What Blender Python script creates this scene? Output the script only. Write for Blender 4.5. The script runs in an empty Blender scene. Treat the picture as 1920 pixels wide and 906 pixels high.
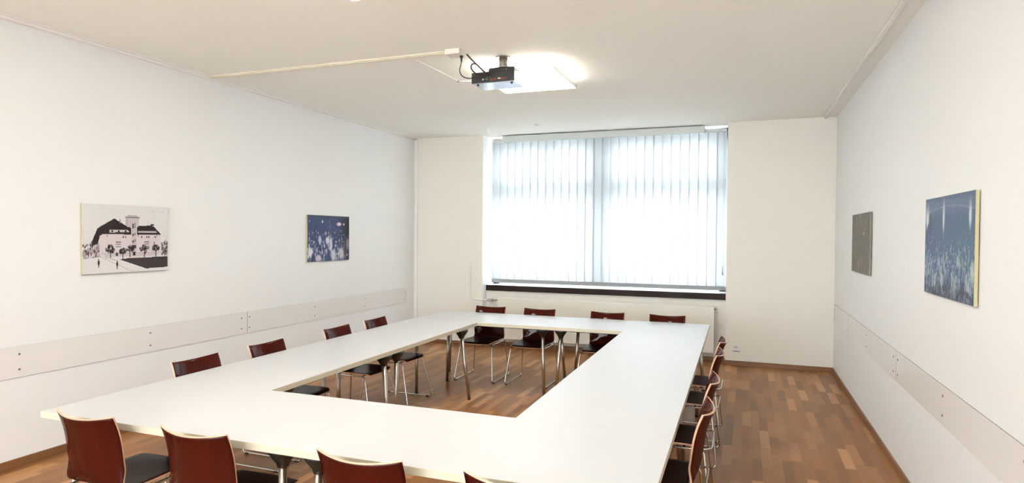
import bpy, bmesh, math, random
import numpy as np
from mathutils import Vector, Matrix
random.seed(4)
S = bpy.context.scene
C = S.collection
PI = math.pi

# ---------------------------------------------------------------- helpers
def srgb(r, g, b):
    f = lambda c: (c/255/12.92) if c/255 <= .04045 else ((c/255+.055)/1.055)**2.4
    return (f(r), f(g), f(b), 1)

def mat(name, col, rough=.5, metal=0, coat=0, coat_rough=.05, spec=.5, emit=None, estr=0):
    m = bpy.data.materials.new(name); m.use_nodes = True
    b = m.node_tree.nodes['Principled BSDF']
    b.inputs['Base Color'].default_value = col
    b.inputs['Roughness'].default_value = rough
    b.inputs['Metallic'].default_value = metal
    b.inputs['Coat Weight'].default_value = coat
    b.inputs['Coat Roughness'].default_value = coat_rough
    b.inputs['Specular IOR Level'].default_value = spec
    if emit:
        b.inputs['Emission Color'].default_value = emit
        b.inputs['Emission Strength'].default_value = estr
    return m

def noise_bump(m, scale=200, strength=.05, dist=.002):
    nt = m.node_tree; N = nt.nodes; L = nt.links
    tc = N.new('ShaderNodeTexCoord'); n = N.new('ShaderNodeTexNoise'); n.inputs['Scale'].default_value = scale
    bp = N.new('ShaderNodeBump'); bp.inputs['Strength'].default_value = strength; bp.inputs['Distance'].default_value = dist
    L.new(tc.outputs['Object'], n.inputs['Vector']); L.new(n.outputs['Fac'], bp.inputs['Height'])
    L.new(bp.outputs['Normal'], N['Principled BSDF'].inputs['Normal'])
    return m

def colour_noise(m, c1, c2, scale=(3, 3, 3)):
    nt = m.node_tree; N = nt.nodes; L = nt.links
    tc = N.new('ShaderNodeTexCoord'); mp = N.new('ShaderNodeMapping'); mp.inputs['Scale'].default_value = scale
    n = N.new('ShaderNodeTexNoise'); n.inputs['Scale'].default_value = 1; n.inputs['Detail'].default_value = 4
    r = N.new('ShaderNodeValToRGB'); r.color_ramp.elements[0].color = c1; r.color_ramp.elements[1].color = c2
    r.color_ramp.elements[0].position = .3; r.color_ramp.elements[1].position = .7
    L.new(tc.outputs['Object'], mp.inputs['Vector']); L.new(mp.outputs['Vector'], n.inputs['Vector'])
    L.new(n.outputs['Fac'], r.inputs['Fac']); L.new(r.outputs['Color'], N['Principled BSDF'].inputs['Base Color'])
    return m

def obj(name, bm, mats, parent=None, smooth=False):
    me = bpy.data.meshes.new(name)
    bmesh.ops.recalc_face_normals(bm, faces=bm.faces)
    bm.to_mesh(me); bm.free()
    for m in (mats if isinstance(mats, (list, tuple)) else [mats]): me.materials.append(m)
    if smooth:
        for p in me.polygons: p.use_smooth = True
    o = bpy.data.objects.new(name, me); C.objects.link(o)
    if parent: o.parent = parent
    return o

def tag(o, label=None, cat=None, group=None, kind=None):
    if label: o['label'] = label
    if cat: o['category'] = cat
    if group: o['group'] = group
    if kind: o['kind'] = kind
    return o

def thing(name, label, cat, loc=(0, 0, 0), rz=0, group=None):
    o = bpy.data.objects.new(name, None); C.objects.link(o)
    o.location = loc; o.rotation_euler = (0, 0, rz); o.empty_display_size = .1
    return tag(o, label, cat, group)

def struct(name, bm, mats, parent=None, smooth=False):
    o = obj(name, bm, mats, parent, smooth)
    if not parent: o['kind'] = 'structure'
    return o

def box(bm, x0, x1, y0, y1, z0, z1, mi=0, bev=0, seg=2):
    r = bmesh.ops.create_cube(bm, size=1)
    vs = r['verts']
    for v in vs:
        v.co = Vector(((x0+x1)/2+v.co.x*(x1-x0), (y0+y1)/2+v.co.y*(y1-y0), (z0+z1)/2+v.co.z*(z1-z0)))
    fs = list({f for v in vs for f in v.link_faces})
    for f in fs: f.material_index = mi
    if bev:
        es = list({e for f in fs for e in f.edges})
        bmesh.ops.bevel(bm, geom=es, offset=bev, segments=seg, profile=.6, affect='EDGES')
    return bm

def nb(*a, **k):
    return box(bmesh.new(), *a, **k)

def cyl(bm, p0, p1, r0, r1=None, n=20, mi=0, caps=True):
    r1 = r0 if r1 is None else r1
    p0 = Vector(p0); p1 = Vector(p1); d = (p1-p0).normalized()
    a = d.orthogonal().normalized(); b = d.cross(a)
    A = [bm.verts.new(p0+(a*math.cos(t)+b*math.sin(t))*r0) for t in [2*PI*i/n for i in range(n)]]
    B = [bm.verts.new(p1+(a*math.cos(t)+b*math.sin(t))*r1) for t in [2*PI*i/n for i in range(n)]]
    for i in range(n):
        f = bm.faces.new((A[i], A[(i+1) % n], B[(i+1) % n], B[i])); f.smooth = True; f.material_index = mi
    if caps:
        bm.faces.new(A[::-1]).material_index = mi; bm.faces.new(B).material_index = mi
    return bm

def fillet(pts, r, n=5, closed=False):
    pts = [Vector(p) for p in pts]; out = []
    N = len(pts)
    for i, p in enumerate(pts):
        if not closed and i in (0, N-1): out.append(p); continue
        a = pts[(i-1) % N]; b = pts[(i+1) % N]
        da = (a-p); db = (b-p); rr = min(r, da.length*.49, db.length*.49)
        s = p+da.normalized()*rr; e = p+db.normalized()*rr
        for k in range(n+1):
            t = k/n; out.append(s*(1-t)**2+p*2*t*(1-t)+e*t*t)
    return out

def tube(bm, pts, r, n=10, closed=False, mi=0):
    pts = [Vector(p) for p in pts]; N = len(pts); rings = []
    prev = None
    for i, p in enumerate(pts):
        if closed: d = (pts[(i+1) % N]-pts[i-1]).normalized()
        else: d = (pts[min(i+1, N-1)]-pts[max(i-1, 0)]).normalized()
        if prev is None: a = d.orthogonal().normalized()
        else: a = (prev-d*prev.dot(d)).normalized()
        prev = a; b = d.cross(a)
        rings.append([bm.verts.new(p+(a*math.cos(t)+b*math.sin(t))*r) for t in [2*PI*k/n for k in range(n)]])
    rng = range(N) if closed else range(N-1)
    for i in rng:
        A = rings[i]; B = rings[(i+1) % N]
        off = 0
        if closed and i == N-1:
            off = min(range(n), key=lambda q: (A[0].co-B[q].co).length)
        for k in range(n):
            f = bm.faces.new((A[k], A[(k+1) % n], B[(k+1+off) % n], B[(k+off) % n])); f.smooth = True; f.material_index = mi
    if not closed:
        bm.faces.new(rings[0][::-1]).material_index = mi; bm.faces.new(rings[-1]).material_index = mi
    return bm

def lathe(bm, prof, cx=0, cy=0, n=24, mi=0):
    rings = [[bm.verts.new((cx+r*math.cos(2*PI*k/n), cy+r*math.sin(2*PI*k/n), z)) for k in range(n)] for r, z in prof]
    for A, B in zip(rings, rings[1:]):
        for k in range(n):
            f = bm.faces.new((A[k], A[(k+1) % n], B[(k+1) % n], B[k])); f.smooth = True; f.material_index = mi
    bm.faces.new(rings[0][::-1]).material_index = mi; bm.faces.new(rings[-1]).material_index = mi
    return bm

def copy_tree(o, parent=None):
    c = o.copy(); C.objects.link(c); c.parent = parent
    for ch in list(o.children): copy_tree(ch, c)
    return c

# ---------------------------------------------------------------- materials
M = {}
M['wall'] = noise_bump(mat('wall_paint', (.865, .862, .855, 1), .6, spec=.3), 350, .04)
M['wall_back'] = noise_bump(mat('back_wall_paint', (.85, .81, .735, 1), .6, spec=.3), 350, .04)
M['ceiling'] = noise_bump(mat('ceiling_paint', (.955, .945, .88, 1), .8, spec=.2), 250, .04)
M['trim'] = mat('trim_paint', (.88, .86, .82, 1), .35)
M['jamb'] = mat('jamb_paint', (.92, .92, .92, 1), .4)
M['rad'] = mat('radiator_enamel', (.86, .83, .75, 1), .35)
M['white_plastic'] = mat('white_plastic', (.87, .86, .83, 1), .35)
M['grey_hole'] = mat('socket_hole', (.09, .085, .08, 1), .5)
M['table'] = mat('white_laminate', (.60, .60, .60, 1), .34, spec=.4)
M['table_edge'] = mat('cream_edge_band', (.60, .55, .43, 1), .4)
M['chrome'] = mat('chrome', (.60, .58, .55, 1), .12, 1)
M['steel'] = mat('satin_steel', (.50, .47, .42, 1), .3, 1)
M['black'] = mat('black_plastic', (.012, .013, .010, 1), .35)
M['rubber'] = mat('black_rubber', (.015, .014, .013, 1), .6)
M['screw'] = mat('screw_steel', (.30, .29, .28, 1), .3, 1)
M['ply_edge'] = colour_noise(mat('plywood_edge', (.5, .3, .2, 1), .45), (.62, .36, .24, 1), (.72, .46, .32, 1), (60, 60, 300))
M['wine'] = colour_noise(mat('wine_red_lacquered_ply', (.1, .02, .01, 1), .45, coat=.38, coat_rough=.06, spec=.0),
                         (.036, .0040, .0022, 1), (.058, .0066, .0036, 1), (9, 9, 1.2))
M['wine'].node_tree.nodes['Principled BSDF'].inputs['Coat IOR'].default_value = 1.5
M['seat'] = colour_noise(mat('dark_seat_lacquer', (.04, .012, .01, 1), .45, coat=.22, coat_rough=.12, spec=.1),
                         (.018, .0045, .0032, 1), (.026, .0062, .0045, 1), (9, 1.2, 9))
M['sill'] = mat('dark_sill', (.020, .008, .006, 1), .45, coat=.1, spec=.2)
M['duct'] = mat('duct_shaded', (.76, .70, .56, 1), .5)  # darker, yellower tone stands for the duct's shaded side
M['post'] = mat('projector_post_grey', (.27, .235, .20, 1), .4, .3)
M['box'] = mat('junction_box_cream', (.80, .765, .68, 1), .5)
M['board_top'] = mat('board_top_blind_reflection', (.82, .83, .84, 1), .15)  # white paints the bright blind's reflection on the dark board
M['lamp_body'] = mat('lamp_frame_white', (.9, .9, .88, 1), .4)
M['lamp'] = mat('lamp_diffuser', (1, 1, 1, 1), .5, emit=(1, .965, .91, 1), estr=5.2)
M['lamp_top'] = mat('lamp_upper_diffuser', (1, 1, 1, 1), .5, emit=(1, .95, .86, 1), estr=2.2)
M['print_side'] = mat('print_board_edge', (.52, .47, .27, 1), .5)
M['proj_body'] = mat('projector_black', (.020, .020, .019, 1), .38)
M['proj_side'] = mat('projector_side_lamp_sheen', (.62, .62, .64, 1), .35, .3)  # light tone paints the lamp's reflection on the dark glossy side
M['proj_base'] = mat('projector_base_window_reflection', (.40, .44, .52, 1), .18, .55)  # bluish grey stands in for the window reflected in the black underside
M['port_red'] = mat('port_red', (.25, .04, .03, 1), .4)
M['port_white'] = mat('port_white', (.6, .58, .55, 1), .4)
M['port_green'] = mat('port_green', (.06, .18, .14, 1), .4)
M['cable'] = mat('cable_black', (.022, .018, .013, 1), .45)
M['grey_plastic'] = mat('grey_plastic', (.45, .47, .46, 1), .4)
M['rail'] = mat('blind_rail', (.66, .69, .67, 1), .4)
M['weight'] = mat('vane_bottom_weight', (.30, .30, .31, 1), .5)
M['frame'] = mat('window_frame_paint', (.80, .82, .84, 1), .4)

# clear guard panel: clear sheet laid over the wall
m = bpy.data.materials.new('clear_guard_panel'); m.use_nodes = True
b = m.node_tree.nodes['Principled BSDF']
b.inputs['Base Color'].default_value = (.81, .788, .765, 1); b.inputs['Roughness'].default_value = .16
b.inputs['Coat Weight'].default_value = 0; b.inputs['Specular IOR Level'].default_value = .1; b.inputs['Coat Roughness'].default_value = .03
M['guard'] = m
M['guard_edge'] = mat('guard_panel_edge', (.22, .21, .19, 1), .3)

# window glass (thin, clear)
m = bpy.data.materials.new('window_glass'); m.use_nodes = True
nt = m.node_tree; nt.nodes.clear(); N = nt.nodes; L = nt.links
o_ = N.new('ShaderNodeOutputMaterial'); tr = N.new('ShaderNodeBsdfTransparent'); gl = N.new('ShaderNodeBsdfGlossy')
gl.inputs['Roughness'].default_value = .02; tr.inputs['Color'].default_value = (.93, .97, .98, 1)
mx = N.new('ShaderNodeMixShader'); mx.inputs[0].default_value = .06
L.new(tr.outputs[0], mx.inputs[1]); L.new(gl.outputs[0], mx.inputs[2]); L.new(mx.outputs[0], o_.inputs[0])
M['glass'] = m

# translucent blind fabric: open weave lets some light straight through
m = bpy.data.materials.new('blind_fabric'); m.use_nodes = True
nt = m.node_tree; nt.nodes.clear(); N = nt.nodes; L = nt.links
o_ = N.new('ShaderNodeOutputMaterial'); tl = N.new('ShaderNodeBsdfTranslucent'); df = N.new('ShaderNodeBsdfDiffuse')
tr = N.new('ShaderNodeBsdfTransparent')
tl.inputs['Color'].default_value = (.262, .276, .290, 1); df.inputs['Color'].default_value = (.66, .675, .69, 1); tr.inputs['Color'].default_value = (.33, .34, .345, 1)
m1 = N.new('ShaderNodeMixShader'); m1.inputs[0].default_value = .55
m2 = N.new('ShaderNodeMixShader'); m2.inputs[0].default_value = .035
L.new(df.outputs[0], m1.inputs[1]); L.new(tl.outputs[0], m1.inputs[2])
L.new(m1.outputs[0], m2.inputs[1]); L.new(tr.outputs[0], m2.inputs[2]); L.new(m2.outputs[0], o_.inputs[0])
M['fabric'] = m

# parquet: narrow strips running towards the window
def parquet():
    m = bpy.data.materials.new('walnut_parquet'); m.use_nodes = True
    nt = m.node_tree; N = nt.nodes; L = nt.links; b = N['Principled BSDF']
    def math_(op, a, bb=None, c=None):
        n = N.new('ShaderNodeMath'); n.operation = op
        for i, v in enumerate((a, bb, c)):
            if v is None: continue
            if isinstance(v, (int, float)): n.inputs[i].default_value = v
            else: L.new(v, n.inputs[i])
        return n.outputs[0]
    tc = N.new('ShaderNodeTexCoord'); sp = N.new('ShaderNodeSeparateXYZ'); L.new(tc.outputs['Object'], sp.inputs[0])
    xs = math_('MULTIPLY', sp.outputs[0], 1/.072); ix = math_('FLOOR', xs); fx = math_('FRACT', xs)
    w1 = N.new('ShaderNodeTexWhiteNoise'); w1.noise_dimensions = '1D'; L.new(ix, w1.inputs['W'])
    ys = math_('ADD', math_('MULTIPLY', sp.outputs[1], 1/.47), math_('MULTIPLY', w1.outputs['Value'], 7.3))
    iy = math_('FLOOR', ys); fy = math_('FRACT', ys)
    cb = N.new('ShaderNodeCombineXYZ'); L.new(ix, cb.inputs[0]); L.new(iy, cb.inputs[1])
    w2 = N.new('ShaderNodeTexWhiteNoise'); w2.noise_dimensions = '3D'; L.new(cb.outputs[0], w2.inputs['Vector'])
    r = N.new('ShaderNodeValToRGB'); cr = r.color_ramp
    cols = [(0, (.235, .103, .036)), (.2, (.290, .130, .047)), (.6, (.340, .157, .058)), (.85, (.410, .195, .074)), (1, (.52, .270, .120))]
    cr.elements[0].position = 0; cr.elements[0].color = cols[0][1]+(1,)
    cr.elements[1].position = 1; cr.elements[1].color = cols[-1][1]+(1,)
    for p_, c_ in cols[1:-1]: e = cr.elements.new(p_); e.color = c_+(1,)
    L.new(w2.outputs['Value'], r.inputs['Fac'])
    # grain
    mp = N.new('ShaderNodeMapping'); mp.inputs['Scale'].default_value = (9, 1.0, 9)
    L.new(tc.outputs['Object'], mp.inputs['Vector'])
    ns = N.new('ShaderNodeTexNoise'); ns.inputs['Scale'].default_value = 1; ns.inputs['Detail'].default_value = 3; L.new(mp.outputs[0], ns.inputs['Vector'])
    g = math_('MULTIPLY_ADD', ns.outputs['Fac'], .24, .88)
    mc = N.new('ShaderNodeMix'); mc.data_type = 'RGBA'; mc.blend_type = 'MULTIPLY'; mc.inputs[0].default_value = 1
    L.new(r.outputs['Color'], mc.inputs[6]); 
    cg = N.new('ShaderNodeCombineXYZ')
    for i in range(3): L.new(g, cg.inputs[i])
    L.new(cg.outputs[0], mc.inputs[7])
    # seams
    ex = math_('GREATER_THAN', math_('ABSOLUTE', math_('SUBTRACT', fx, .5)), .486)
    ey = math_('GREATER_THAN', math_('ABSOLUTE', math_('SUBTRACT', fy, .5)), .4978)
    ed = math_('MAXIMUM', ex, ey)
    ms = N.new('ShaderNodeMix'); ms.data_type = 'RGBA'; ms.inputs[7].default_value = (.09, .04, .02, 1)
    L.new(math_('MULTIPLY', ed, .0), ms.inputs[0]); L.new(mc.outputs[2], ms.inputs[6])
    L.new(ms.outputs[2], b.inputs['Base Color'])
    b.inputs['Roughness'].default_value = .30
    b.inputs['Specular IOR Level'].default_value = .14
    return m
M['floor'] = parquet()
M['base_wood'] = colour_noise(mat('baseboard_wood', (.2, .09, .04, 1), .35), (.185, .080, .032, 1), (.26, .118, .052, 1), (9, 1.0, 9))
M['base_wood_x'] = colour_noise(mat('baseboard_wood_cross', (.2, .09, .04, 1), .35), (.185, .080, .032, 1), (.26, .118, .052, 1), (1.2, 14, 14))

# ---------------------------------------------------------------- room
XL, XR, YB, ZC, YF = -4.911, 1.065, 8.782, 3.2175, -5.6
YN = 8.965        # niche wall under the window
YW = 9.62         # outer face
NX0, NX1 = -3.745, -.226
struct('floor', nb(XL-.2, XR+.2, YF-.2, YW, -.12, 0), M['floor'])
struct('ceiling', nb(XL-.2, XR+.2, YF-.2, YW, ZC, ZC+.15), M['ceiling'])
struct('wall_left', nb(XL-.2, XL, YF-.2, YW, 0, ZC), M['wall'])
struct('wall_right', nb(XR, XR+.2, YF-.2, YW, 0, ZC), M['wall'])
bm = bmesh.new(); FX0, FX1, FZ0, FZ1 = -4.7, .85, .45, 3.05
box(bm, XL, FX0, YF-.2, YF, 0, ZC); box(bm, FX1, XR, YF-.2, YF, 0, ZC); box(bm, FX0, FX1, YF-.2, YF, 0, FZ0); box(bm, FX0, FX1, YF-.2, YF, FZ1, ZC)
struct('wall_front', bm, M['wall'])
bm = bmesh.new(); yc_ = YF-.12
for k_ in range(5):
    xx = FX0+(FX1-FX0)*k_/4; box(bm, max(FX0, xx-.03), min(FX1, xx+.03), yc_-.03, yc_+.03, FZ0, FZ1)
for k_ in range(4):
    xa = FX0+(FX1-FX0)*k_/4+.03; xb = FX0+(FX1-FX0)*(k_+1)/4-.03
    box(bm, xa, xb, yc_-.03, yc_+.03, FZ0, FZ0+.06); box(bm, xa, xb, yc_-.03, yc_+.03, FZ1-.06, FZ1)
added_rear_window = struct('added_window', bm, M['frame'])  # unseen window added behind the camera to even out walls and ceiling
for k_ in range(4):
    xa = FX0+(FX1-FX0)*k_/4+.03; xb = FX0+(FX1-FX0)*(k_+1)/4-.03
    obj('window_pane', nb(xa, xb, yc_-.003, yc_+.003, FZ0+.06, FZ1-.06), M['glass'], added_rear_window)
bm = bmesh.new()
def wallbox(bm, x0, x1, y0, y1, z0, z1, side=None):
    r = bmesh.ops.create_cube(bm, size=1)
    for v in r['verts']: v.co = Vector(((x0+x1)/2+v.co.x*(x1-x0), (y0+y1)/2+v.co.y*(y1-y0), (z0+z1)/2+v.co.z*(z1-z0)))
    for f in {f for v in r['verts'] for f in v.link_faces}:
        f.normal_update(); f.material_index = 1 if abs(f.normal.x) > .9 else 0
wallbox(bm, XL, NX0, YB, YW, 0, ZC)
wallbox(bm, NX1, XR, YB, YW, 0, ZC)
wallbox(bm, NX0, NX1, YN, YW, 0, .90)
struct('wall_back', bm, [M['wall_back'], M['jamb']])

bb = .062
struct('baseboard_left', nb(XL, XL+.016, YF, YB, 0, bb, bev=.003), M['base_wood'])
struct('baseboard_right', nb(XR-.016, XR, YF, YB, 0, bb, bev=.003), M['base_wood'])
bm = bmesh.new()
box(bm, XL+.016, NX0, YB-.016, YB, 0, bb, bev=.003); box(bm, NX1, XR-.016, YB-.016, YB, 0, bb, bev=.003)
box(bm, NX0, NX1, YN-.016, YN, 0, bb, bev=.003)
box(bm, NX0, NX0+.016, YB-.016, YN-.016, 0, bb, bev=.003); box(bm, NX1-.016, NX1, YB-.016, YN-.016, 0, bb, bev=.003)
struct('baseboard_back', bm, M['base_wood_x'])
# ceiling-edge trims
bm = bmesh.new()
box(bm, XL, XL+.045, YF, YB, ZC-.028, ZC, bev=.004); box(bm, XL, XL+.072, YF, YB, ZC-.010, ZC, bev=.003)
struct('trim_1', bm, M['trim'])
bm = bmesh.new()
box(bm, XR-.150, XR-.118, YF, YB, ZC-.020, ZC, bev=.004)
struct('trim_2', bm, M['trim'])
bm = bmesh.new()
box(bm, XL, XL+.055, YB-.03, YB, bb, ZC-.028, bev=.004)
struct('trim_3', bm, M['trim'])

# ---------------------------------------------------------------- window, sill
fy0, fy1 = 9.24, 9.31
bm = bmesh.new()
k = (fy0)/9.07
def fx_(x): return x*k
ztop, zbot = 3.045, 1.00
zt0, zt1 = 2.305, 2.475
box(bm, NX0, NX0+.10, fy0, fy1, .93, ZC); box(bm, NX1-.10, NX1, fy0, fy1, .93, ZC)
box(bm, NX0, NX1, fy0, fy1, ztop, ZC); box(bm, NX0, NX1, fy0, fy1, .93, zbot)
xc = -2.005
box(bm, xc-.115, xc+.115, fy0-.03, fy1+.02, zbot, ztop)
box(bm, NX0+.10, xc-.115, fy0, fy1, zt0, zt1); box(bm, xc+.115, NX1-.10, fy0, fy1, zt0, zt1)
window = struct('window_1', bm, M['frame'])
def casement(x0, x1, z0, z1, w=.045):
    bm = bmesh.new()
    box(bm, x0, x0+w, fy0-.015, fy1-.02, z0, z1, bev=.004); box(bm, x1-w, x1, fy0-.015, fy1-.02, z0, z1, bev=.004)
    box(bm, x0+w, x1-w, fy0-.015, fy1-.02, z0, z0+w); box(bm, x0+w, x1-w, fy0-.015, fy1-.02, z1-w, z1)
    s = obj('window_sash', bm, M['frame'], window)
    obj('window_pane', nb(x0+w, x1-w, fy0+.02, fy0+.026, z0+w, z1-w), M['glass'], s)
ml, mr = -2.86, -1.15
casement(NX0+.10, ml, zt1, ztop, .05); casement(ml, xc-.115, zt1, ztop, .05)
casement(xc+.115, mr, zt1, ztop, .05); casement(mr, NX1-.10, zt1, ztop, .05)
casement(NX0+.10, xc-.115, zbot, zt0, .04); casement(xc+.115, NX1-.10, zbot, zt0, .04)
bm = nb(NX0+.002, NX1-.002, 8.925, 8.945, .845, .930, bev=.003)
box(bm, NX0+.002, NX1-.002, 8.945, 9.235, .900, .930, mi=1)
struct('trim_4', bm, [M['sill'], M['board_top']])   # window board

# ---------------------------------------------------------------- vertical blind
bx0, bx1, by = -3.685, -.246, 9.03
t = thing('vertical_blind', 'white vertical blind with translucent fabric vanes covering the whole window', 'blind', ((bx0+bx1)/2, by, .93))
def loc_(o, par):          # meshes modelled in world coordinates, parented to an Empty
    o.location = -Vector(par.location); return o
loc_(obj('headrail', nb(bx0, bx1, by-.022, by+.022, 3.135, 3.175, bev=.003), M['rail'], t), t)
bm = nb(-3.475, -.530, 8.885, 8.895, 3.118, 3.205, bev=.002)
box(bm, -3.475, -.530, 8.895, 8.990, 3.192, 3.205); box(bm, -3.475, -3.463, 8.895, 8.99, 3.118, 3.192); box(bm, -.542, -.530, 8.895, 8.99, 3.118, 3.192)
box(bm, -3.475, -.530, 8.882, 8.899, 3.112, 3.126, bev=.002)
loc_(obj('valance', bm, M['rail'], t), t)
nv = 28; pitch = (bx1-bx0)/nv; vw = .134
vane0 = None
rnd = random.Random(3)
vroots = []
def vane_mesh():
    bm = bmesh.new(); n = 6; th = .0007
    g = []
    for side in (1, -1):
        row = []
        for i in range(n+1):
            s = -1+2*i/n; x = s*vw/2; y = .004*(1-s*s)
            row.append((bm.verts.new((x, y+side*th/2, .965)), bm.verts.new((x, y+side*th/2, 3.136))))
        g.append(row)
    for row in g:
        for i in range(n): bm.faces.new((row[i][0], row[i+1][0], row[i+1][1], row[i][1])).smooth = True
    return bm
def one_sheet():
    bm = bmesh.new(); n = 6
    row = []
    for i in range(n+1):
        s = -1+2*i/n; x = s*vw/2; y = .004*(1-s*s)
        row.append((bm.verts.new((x, y, .965)), bm.verts.new((x, y, 3.136))))
    for i in range(n): bm.faces.new((row[i][0], row[i+1][0], row[i+1][1], row[i][1])).smooth = True
    return bm
vb = obj('vane', one_sheet(), M['fabric'], t)
wb = obj('bottom_weight', nb(-vw/2+.003, vw/2-.003, -.0045, .0075, .967, 1.022, bev=.001), M['weight'], vb)
wb['label'] = 'grey bottom weight'
for i in range(nv):
    if i == 0: v = vb
    else:
        v = vb.copy(); C.objects.link(v); v.parent = t
        w = wb.copy(); C.objects.link(w); w.parent = v
    v.location = (bx0+pitch*(i+.5)-t.location.x, 0, -t.location.z)
    v.rotation_euler = (0, 0, math.radians(8+rnd.uniform(-.5, .5)))
bm = bmesh.new()
tube(bm, [(-.276, by-.03, 3.14), (-.278, by-.03, 1.30)], .0018, 6)
loc_(obj('control_cord', bm, M['rail'], t), t)
bm = bmesh.new(); cyl(bm, (-.278, by-.03, 1.175), (-.278, by-.03, 1.300), .009, .006, 12)
loc_(obj('cord_weight', bm, M['grey_plastic'], t), t)

# ---------------------------------------------------------------- radiator, pipes, valve
rx0, rx1, ry0, ry1, rz0, rz1 = -3.50, -.372, 8.80, 8.90, .135, .752
r = thing('radiator', 'long cream flat panel radiator under the window board', 'radiator', ((rx0+rx1)/2, ry1, rz0))
loc_(obj('panel', nb(rx0, rx1, ry0, ry0+.022, rz0, rz1, bev=.005), M['rad'], r), r)
loc_(obj('rear_panel', nb(rx0, rx1, ry1-.02, ry1, rz0, rz1, bev=.005), M['rad'], r), r)
bm = bmesh.new(); nf = 84
for i in range(nf):
    x = rx0+.02+(rx1-rx0-.04)*i/(nf-1)
    box(bm, x-.003, x+.003, ry0+.022, ry1-.02, rz0+.03, rz1-.02)
loc_(obj('convector_fins', bm, M['rad'], r), r)
for a_ in (rx0, rx1-.004): loc_(obj('end_cover', nb(a_, a_+.004, ry0, ry1, rz0+.005, rz1-.005), M['rad'], r), r)
bm = bmesh.new(); cyl(bm, (rx1+.0, ry0+.05, rz1-.03), (rx1+.022, ry0+.05, rz1-.03), .011, n=12); cyl(bm, (rx1+.022, ry0+.05, rz1-.03), (rx1+.03, ry0+.05, rz1-.03), .006, n=8)
loc_(obj('air_vent_valve', bm, M['screw'], r), r)
for x in (rx0+.4, (rx0+rx1)/2, rx1-.4): loc_(obj('wall_bracket', nb(x-.02, x+.02, ry1, YN, rz0+.05, rz1-.08), M['rad'], r), r)
# valve with pipe
bm = bmesh.new()
cyl(bm, (-3.50, 8.85, .715), (-3.64, 8.80, .712), .011, n=12)
cyl(bm, (-3.585, 8.825, .712), (-3.66, 8.775, .712), .021, .018, 16)
loc_(obj('valve_body', bm, M['steel'], r), r)
bm = bmesh.new(); cyl(bm, (-3.585, 8.80, .712), (-3.575, 8.72, .716), .024, .021, 18); cyl(bm, (-3.575, 8.72, .716), (-3.574, 8.712, .716), .021, .014, 18)
loc_(obj('thermostat_knob', bm, M['screw'], r), r)
bm = bmesh.new(); lathe(bm, [(.02, .655), (.026, .66), (.026, .70), (.02, .705)], -3.60, 8.79, 16)
loc_(obj('valve_collar', bm, M['rad'], r), r)
bm = bmesh.new()
tube(bm, fillet([(-3.935, YB+.03, 1.29), (-3.935, YB-.022, 1.285), (-3.935, YB-.022, .722), (-3.66, 8.765, .715)], .05, 8), .0105, 12)
tag(obj('supply_pipe', bm, M['wall_back']), 'thin painted heating pipe bending down the wall left of the window into the radiator valve', 'pipe')
bm = bmesh.new()
tube(bm, fillet([(-3.98, YB-.02, .135), (-3.60, YB-.02, .135), (-3.585, YB-.01, .2), (-3.50, 8.84, .2)], .05, 8), .013, 12)
tag(obj('return_pipe', bm, M['rad']), 'cream heating pipe with an upturned end low beside the radiator, behind the leftmost far chair', 'pipe')
bm = bmesh.new(); lathe(bm, [(.012, .148), (.024, .152), (.026, .17), (.014, .178)], -3.66, YB-.02, 16)
tag(obj('pipe_valve', bm, M['black']), 'small dark shut-off valve on the low heating pipe', 'valve')

# ---------------------------------------------------------------- socket
t = thing('wall_socket', 'white square power socket low on the wall right of the radiator', 'socket', (-.085, YB, .238))
obj('plate', nb(-.043, .043, -.008, 0, -.043, .043, bev=.003), M['white_plastic'], t)
bm = bmesh.new()
hexa = [(-.024, .0), (-.014, .013), (.014, .013), (.024, 0), (.014, -.013), (-.014, -.013)]
tube(bm, [(x-.004, -.009, z) for x, z in hexa], .0016, 6, closed=True)
for x, z in ((-.011, 0), (.003, 0), (-.004, .005)): cyl(bm, (x, -.0075, z), (x, -.0100, z), .0032, n=10)
obj('outlet_opening', bm, M['grey_hole'], t)
bm = bmesh.new(); box(bm, -.043, .043, -.006, 0, -.058, -.047, bev=.001); obj('lower_cover_strip', bm, M['weight'], t)

# ---------------------------------------------------------------- wall guard panels
def guard(side, y0, y1, screws, label):
    x = XL if side < 0 else XR; s = 1 if side < 0 else -1
    t = thing('wall_guard_panel', label, 'wall guard', (x, (y0+y1)/2, .648), group='clear guard panels along the walls')
    bm = bmesh.new(); a, bq = sorted((x+s*.002, x+s*.008))
    box(bm, a, bq, y0, y1, .648, .872)
    for f in bm.faces:
        f.normal_update(); f.material_index = 0 if abs(f.normal.x) > .9 else 1
    o = obj('panel', bm, [M['guard'], M['guard_edge']], t); loc_(o, t)
    for y in screws:
        for z in (.705, .815):
            bm = bmesh.new(); cyl(bm, (x, y, z), (x+s*.011, y, z), .008, .0075, 14); cyl(bm, (x+s*.011, y, z), (x+s*.013, y, z), .0075, .005, 14)
            loc_(obj('screw', bm, M['screw'], t), t)
guard(-1, 5.200, 8.52, (5.228, 6.30, 7.385, 8.46), 'clear guard strip on left wall, the length nearer the window')
guard(-1, 1.90, 5.196, (5.118, 4.05, 2.985, 1.96), 'clear guard strip on left wall, the length nearer the camera')
guard(1, 5.300, 8.72, (5.372, 6.48, 7.575, 8.67), 'clear guard strip on right wall, the length nearer the window')
guard(1, 1.90, 5.296, (5.236, 4.13, 3.03, 1.96), 'clear guard strip on right wall, the length nearer the camera')

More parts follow.
